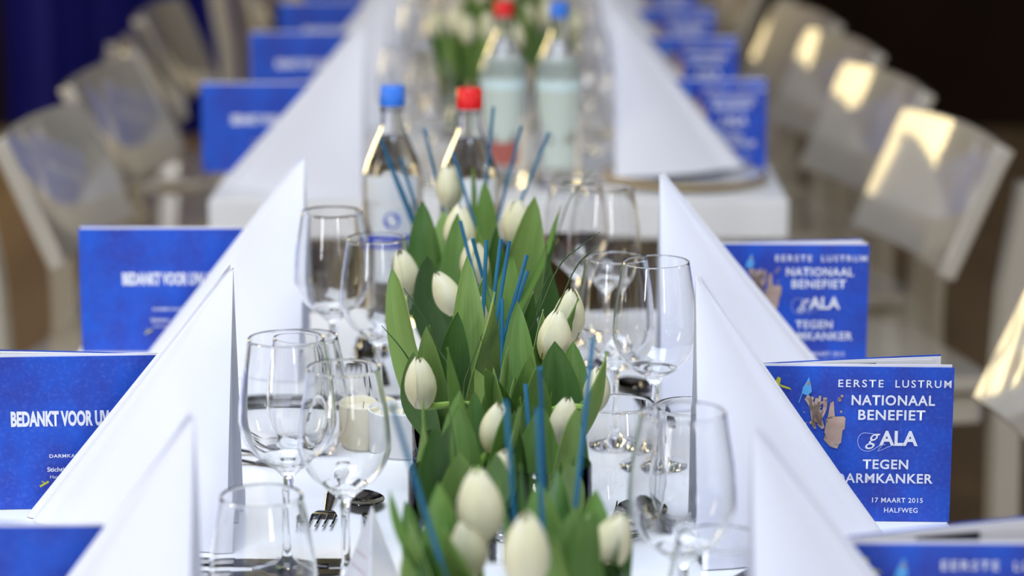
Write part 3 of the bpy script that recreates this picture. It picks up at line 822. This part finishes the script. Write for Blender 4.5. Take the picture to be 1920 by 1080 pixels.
def tulip(head, label, group, leaves=3, vase_xy=None, tilt=None, scale=1.0, low=False, petal=None, z0=0.012):
    """head: world point of the bloom's centre"""
    global TN
    TN += 1; r = random.Random(100 + TN)
    head = Vector(head)
    vx, vy = vase_xy or nearest_vase(head)
    bx, by = vx + r.uniform(-0.015, 0.015), vy + r.uniform(-0.015, 0.015)
    base = Vector((bx, by, TZ + z0))
    t = thing('tulip', label, 'tulip', base, 0, group)
    # rim point the stem leans on
    d = Vector((head.x - vx, head.y - vy, 0)); rr = min(0.024, d.length)
    rimp = Vector((vx, vy, TZ + 0.112)) + (d.normalized() * rr if d.length > 1e-4 else Vector())
    L = 0.049 * scale
    dirn = (head - rimp).normalized() * 0.5 + Vector((0, 0, 1)) if tilt is None else Vector(tilt)
    dirn.normalize()
    foot = head - dirn * L * 0.5
    pts = spline([base - base, rimp - base, foot - base], 14) if foot.z > rimp.z + 0.005 else spline([base - base, foot - base], 12)
    bm = bmesh.new(); tube(bm, pts, 0.0031, 8); build('stem', bm, M['stem'], t)
    bl = bpy.data.objects.new('bloom', None); COL.objects.link(bl); bl.parent = t; bl.location = foot - base; bl.empty_display_size = 0.01
    bl.rotation_euler = dirn.to_track_quat('Z', 'Y').to_euler(); bl.scale = (scale,) * 3
    a0 = r.uniform(0, 6.28)
    for k in range(6):
        o = link('petal', petal or PETALS[r.randrange(2)], None, bl)
        q = 1.0 if k % 2 == 0 else 0.93
        o.rotation_euler = (0, 0, a0 + k * pi / 3); o.scale = (q, q, 1.0 if k % 2 == 0 else 0.97)
    for k in range(leaves):
        a = r.uniform(0, 2 * pi); sp = r.uniform(0.02, 0.045)
        lb = Vector((vx, vy, TZ + 0.055)) + Vector((cos(a), sin(a), 0)) * 0.012
        ht = r.uniform(0.075, 0.12) * (1.5 if 'far' in group else 1.0)
        tp = Vector((vx + 0.5 * (head.x - vx), vy + 0.5 * (head.y - vy), TZ + 0.055 + ht)) + Vector((cos(a), sin(a), 0)) * sp
        leaf_obj(lb - base, tp - base, r.uniform(0.024, 0.034), (cos(a), sin(a), 0), t, M[r.choice(LEAFM)], bow=r.uniform(-0.004, 0.012), twist=r.uniform(-0.5, 0.5))
    return t
gt = 'white tulips in the vases on the near table'
BL = [  # px, py, depth, scale, leaves, label, extra
    (843, 347, 3.00, 1.05, 2, 'white tulip at the very back, standing highest above the leaves', {}),
    (862, 432, 2.80, 1.15, 3, 'white tulip partly wrapped by leaves below the highest tulip', {}),
    (884, 408, 3.02, 0.75, 1, 'small white tulip tip between the back leaves', {}),
    (890, 488, 2.72, 1.0, 2, 'white tulip right behind the dark blue stick', {}),
    (970, 418, 2.86, 1.15, 3, 'white tulip tucked behind the broad upper right leaf', {}),
    (759, 508, 2.72, 1.0, 2, 'white tulip leaning out on the left edge of the bunch', {}),
    (836, 548, 2.62, 0.95, 2, 'white tulip leaning left in the middle of the bunch', dict(tilt=(-0.45, 0, 1))),
    (884, 598, 2.50, 1.1, 2, 'white tulip half hidden behind the tall folded leaf', {}),
    (1041, 632, 2.40, 1.05, 3, 'largest sharp white tulip on the right of the bunch', dict(tilt=(0.13, 0, 1))),
    (1066, 590, 2.50, 1.05, 2, 'sharp white tulip right behind the largest one', dict(tilt=(0.1, 0, 1))),
    (789, 716, 2.32, 0.95, 3, 'white tulip low on the left edge of the sharp bunch', dict(tilt=(-0.05, -0.1, 1))),
    (1120, 728, 2.32, 0.8, 2, 'white tulip low at the right edge beside the tumbler', dict(tilt=(0.1, 0, 1))),
    (1057, 788, 2.26, 0.85, 1, 'white tulip bud above the right vase rim', dict(tilt=(0.15, 0, 1))),
    (929, 802, 2.18, 0.85, 3, 'small white tulip above the nearest big one', {}),
    (941, 872, 2.08, 0.6, 2, 'tiny white tulip tip between the front leaves', {}),
    (900, 945, 1.90, 1.10, 0, 'blurred big white tulip in the front, fully in view', dict(tilt=(-0.03, 0, 1))),
    (986, 1030, 1.82, 1.10, 0, 'blurred big white tulip cut by the bottom edge', dict(tilt=(0.0, 0, 1))),
    (878, 1022, 1.90, 0.95, 1, 'blurred white tulip below and left of the front one', {}),
    (1146, 1020, 1.96, 1.05, 2, 'blurred streaked white tulip leaning right at the bottom', dict(tilt=(0.42, 0, 1)))]
for px, py, d, sc, lv, lb, kw in BL:
    tulip(at_d(px, py, d), lb, gt, lv, scale=sc, **kw)

# broad leaves measured one by one: tip px, tip py, depth, foot px, foot py, width, material, parent vase bunch
# each belongs to a leafy tulip shoot standing in a vase
LV = [
    (735, 505, 2.50, 838, 780, .034, 'leaf3'), (792, 376, 2.80, 815, 560, .032, 'leaf2'), (886, 312, 2.98, 905, 500, .030, 'leaf1'),
    (908, 340, 2.90, 950, 520, .028, 'leaf1'), (1003, 368, 2.75, 975, 600, .036, 'leaf3'), (1052, 386, 2.80, 1010, 560, .034, 'leaf2'),
    (1046, 400, 2.72, 990, 610, .030, 'leaf1'), (876, 480, 2.45, 862, 740, .024, 'leaf3'), (927, 547, 2.40, 880, 800, .034, 'leaf3'),
    (905, 520, 2.50, 905, 700, .026, 'leaf1'), (1000, 545, 2.45, 1010, 740, .030, 'leaf2'), (970, 565, 2.38, 985, 800, .024, 'leaf1'),
    (1018, 580, 2.42, 1000, 760, .022, 'leaf3'), (1085, 560, 2.48, 1060, 790, .032, 'leaf1'), (1139, 660, 2.27, 1095, 850, .024, 'leaf3'),
    (838, 652, 2.27, 810, 850, .026, 'leaf1'), (858, 585, 2.42, 800, 700, .024, 'leaf2'), (775, 660, 2.38, 800, 850, .026, 'leaf1'),
    (800, 612, 2.40, 830, 800, .022, 'leaf3'), (832, 395, 2.85, 840, 600, .032, 'leaf3'), (858, 400, 2.75, 860, 620, .026, 'leaf1'),
    (930, 420, 2.78, 935, 620, .030, 'leaf2'), (895, 425, 2.7, 900, 620, .022, 'leaf3'), (960, 480, 2.62, 960, 680, .030, 'leaf1'),
    (1025, 460, 2.62, 1010, 660, .034, 'leaf2'), (800, 480, 2.66, 830, 680, .030, 'leaf2'), (793, 752, 2.25, 812, 960, .026, 'leaf3'),
    (1005, 690, 2.28, 960, 890, .030, 'leaf1'), (925, 690, 2.30, 910, 880, .028, 'leaf3'), (890, 735, 2.22, 880, 940, .024, 'leaf2'),
    (862, 760, 2.18, 850, 960, .026, 'leaf1'), (1040, 640, 2.36, 1050, 850, .034, 'leaf2'), (1075, 640, 2.38, 1080, 850, .030, 'leaf1'),
    (965, 770, 2.18, 950, 960, .026, 'leaf2'), (1015, 760, 2.20, 1010, 930, .028, 'leaf1'), (1090, 790, 2.22, 1050, 960, .026, 'leaf2'),
    (815, 800, 2.10, 830, 1040, .022, 'leaf2'), (730, 920, 1.95, 800, 1130, .038, 'leaf1'), (770, 975, 1.90, 830, 1200, .040, 'leaf3'),
    (862, 850, 2.10, 860, 1100, .026, 'leaf3'), (822, 905, 1.96, 820, 1150, .030, 'leaf1'), (930, 850, 2.04, 930, 1100, .026, 'leaf1'),
    (975, 870, 2.00, 960, 1100, .030, 'leaf2'), (1010, 900, 1.98, 1000, 1150, .030, 'leaf1'), (1045, 880, 2.02, 1040, 1120, .022, 'leaf2'),
    (1118, 918, 1.98, 1070, 1150, .030, 'leaf1'), (1175, 962, 1.96, 1110, 1180, .022, 'leaf2'), (1080, 950, 1.92, 1060, 1200, .032, 'leaf1'),
    (935, 900, 2.02, 930, 1250, .030, 'leaf1'), (800, 1010, 1.88, 860, 1250, .030, 'leaf2'), (1042, 1010, 1.84, 1040, 1260, .028, 'leaf3'),
    (1030, 1000, 1.85, 1020, 1250, .032, 'leaf1'), (1065, 870, 2.12, 1040, 1000, .024, 'leaf3'), (760, 940, 2.0, 830, 1100, .024, 'leaf2')]
shoot = {}
for i, (a, b, d, c, e, wd, mm) in enumerate(LV):
    tip = at_d(a, b, d)
    vx, vy = nearest_vase(tip)
    if (vx, vy) not in shoot:
        shoot[(vx, vy)] = thing('tulip_foliage', 'x', 'leaves', (vx, vy, TZ + 0.012), 0, 'bunches of broad tulip leaves')
    t = shoot[(vx, vy)]
    o_ = t.location
    # the foot: inside the vase, in line with where the leaf was seen to come from
    dd = at_d(c, e, d) ; v = Vector((dd.x - vx, dd.y - vy, 0)); 
    if v.length > 0.02: v = v.normalized() * 0.02
    foot = Vector((vx, vy, TZ + 0.045)) + v
    r = random.Random(i)
    sd = Vector((tip.x - vx, -0.35 * abs(tip.x - vx) - 0.02 + r.uniform(-0.02, 0.02), 0))
    leaf_obj(foot - o_, tip - o_, wd * 1.5, sd, t, M[mm], bow=0.010 + 0.25 * abs(tip.x - vx) * 0.4, twist=r.uniform(-0.7, 0.7))
vlabels = ['in the nearest vase at the bottom', 'in the bottom right vase', 'in the front left vase', 'in the front right vase', 'around the sharp white tulip',
           'on the left of the sharp bunch', 'behind the sharp white tulip', 'behind the leftmost tall leaf', 'at the upper right of the bunch', 'at the upper left of the bunch']
for (v, t) in shoot.items():
    t['label'] = 'broad green tulip leaves ' + vlabels[VASES.index(v)]

# blue sticks: top px,py, depth, foot px offset at the table
ST = [(795, 240, 3.02, 840, 400), (712, 258, 3.00, 745, 470), (750, 296, 3.02, 765, 480), (724, 292, 3.05, 740, 470), (848, 284, 2.98, 885, 440),
      (925, 200, 3.05, 915, 400), (978, 236, 3.02, 975, 400), (1030, 248, 3.04, 1010, 380), (863, 414, 2.66, 882, 520), (886, 447, 2.56, 892, 590),
      (912, 450, 2.48, 940, 640), (939, 448, 2.48, 965, 690), (955, 452, 2.47, 925, 640), (988, 478, 2.46, 955, 600), (941, 560, 2.40, 930, 700),
      (989, 508, 2.5, 980, 590), (1112, 632, 2.02, 1050, 880), (1012, 690, 2.08, 1015, 850), (948, 750, 1.92, 965, 900), (1008, 765, 1.90, 1015, 940),
      (733, 755, 1.85, 760, 930), (985, 720, 2.24, 985, 860)]
wh = ['back left, crossing the bottle', 'back left, thin and leaning', 'back left, upright', 'back left, behind two others', 'back, leaning left beside the highest tulip',
      'back, rising highest near the red-capped bottle', 'back, thick and upright', 'back right, leaning right', 'middle, short and leaning left', 'middle, darkest and upright',
      'middle, leftmost of the crossing three', 'middle, second of the crossing three', 'middle, third of the crossing three', 'middle right, leaning right', 'middle, low between leaves',
      'middle right, low and short', 'right front, large and leaning right', 'front centre, blurred', 'front centre, short and blurred', 'front centre, thick and blurred',
      'front left, blurred over the candle cup', 'front centre, between two leaves']
for i, (a, b, d, c, e) in enumerate(ST):
    top = at_d(a, b, d); low = at_d(c, e, d)
    vx, vy = nearest_vase(low)
    dirv = (low - top).normalized()
    k = (TZ + 0.06 - top.z) / dirv.z
    foot = top + dirv * k
    v = Vector((foot.x - vx, foot.y - vy, 0))
    if v.length > 0.025: foot = Vector((vx, vy, foot.z)) + v.normalized() * 0.025
    ext = Vector((vx + (foot.x - vx) * 0.8, vy + (foot.y - vy) * 0.8, TZ + 0.012))
    bm = bmesh.new(); tube(bm, [top - ext, (foot - ext), Vector((0, 0, 0))], 0.0019, 8)
    o = build('blue_stick', bm, M['stick']); o.location = ext
    tag(o, 'thin blue dyed stick at the ' + wh[i], 'stick', 'blue sticks among the tulips')

GR = [((1125, 435), (1085, 465), (1045, 505), (985, 640), 2.45), ((1122, 458), (1098, 480), (1075, 510), (1020, 620), 2.45), ((1110, 318), (1085, 350), (1058, 400), (1010, 560), 2.9),
      ((757, 540), (790, 590), (820, 650), (850, 720), 2.40), ((790, 545), (813, 590), (812, 650), (830, 730), 2.42), ((900, 630), (925, 690), (935, 740), (925, 800), 2.36),
      ((905, 625), (880, 690), (870, 730), (880, 800), 2.36), ((1035, 505), (1010, 560), (990, 640), (970, 720), 2.5), ((715, 610), (750, 650), (775, 690), (820, 790), 2.42),
      ((873, 740), (872, 790), (868, 840), (862, 900), 2.2), ((840, 755), (852, 830), (856, 880), (860, 940), 2.15)]
gl = ['arching right above the tan gap', 'shorter, arching right below another', 'rising to the right of the upper leaves', 'lying across the left broad leaf', 'upright on the left leaves',
      'crossing right under the blue sticks', 'crossing left under the blue sticks', 'along the upper right leaf', 'sticking out on the left edge', 'upright above the front tulips', 'upright above the left vase']
for i, (p0, p1, p2, p3, d) in enumerate(GR):
    P = [at_d(*p, d) for p in (p0, p1, p2, p3)]
    vx, vy = nearest_vase(P[3]); foot = Vector((vx, vy, TZ + 0.03))
    pts = spline(P + [foot], 24)
    bm = bmesh.new(); tube(bm, [p - foot for p in pts], [0.0003 + 0.0005 * min(1, j / 10) for j in range(len(pts))], 5)
    o = build('grass_blade', bm, M['grass']); o.location = foot
    tag(o, 'thin dark grass blade ' + gl[i], 'grass blade', 'grass blades among the tulips')

# far table flowers
for i, (x, y) in enumerate(((-0.115, 4.60), (-0.06, 4.50), (-0.08, 5.10), (-0.01, 5.25), (-0.08, 5.60), (0.0, 5.72), (0.045, 4.70))):
    vase(x, y, f'{["first", "second", "third", "fourth", "fifth", "sixth", "rightmost"][i]} blurred vase along the middle of the far table')
    for k in range(3):
        a = (0.0, 2.6, 4.6)[k]; hd = Vector((x + 0.045 * cos(a), y + 0.04 * sin(a), TZ + 0.19 + 0.012 * k))
        tulip(hd, ('rightmost ', 'leftmost ', 'middle ')[(k + i * 0) % 3] + f'blurred white tulip in the {["first", "second", "third", "fourth", "fifth", "sixth", "rightmost"][i]} vase of the far table', 'white tulips on the far table', 6, vase_xy=(x, y))
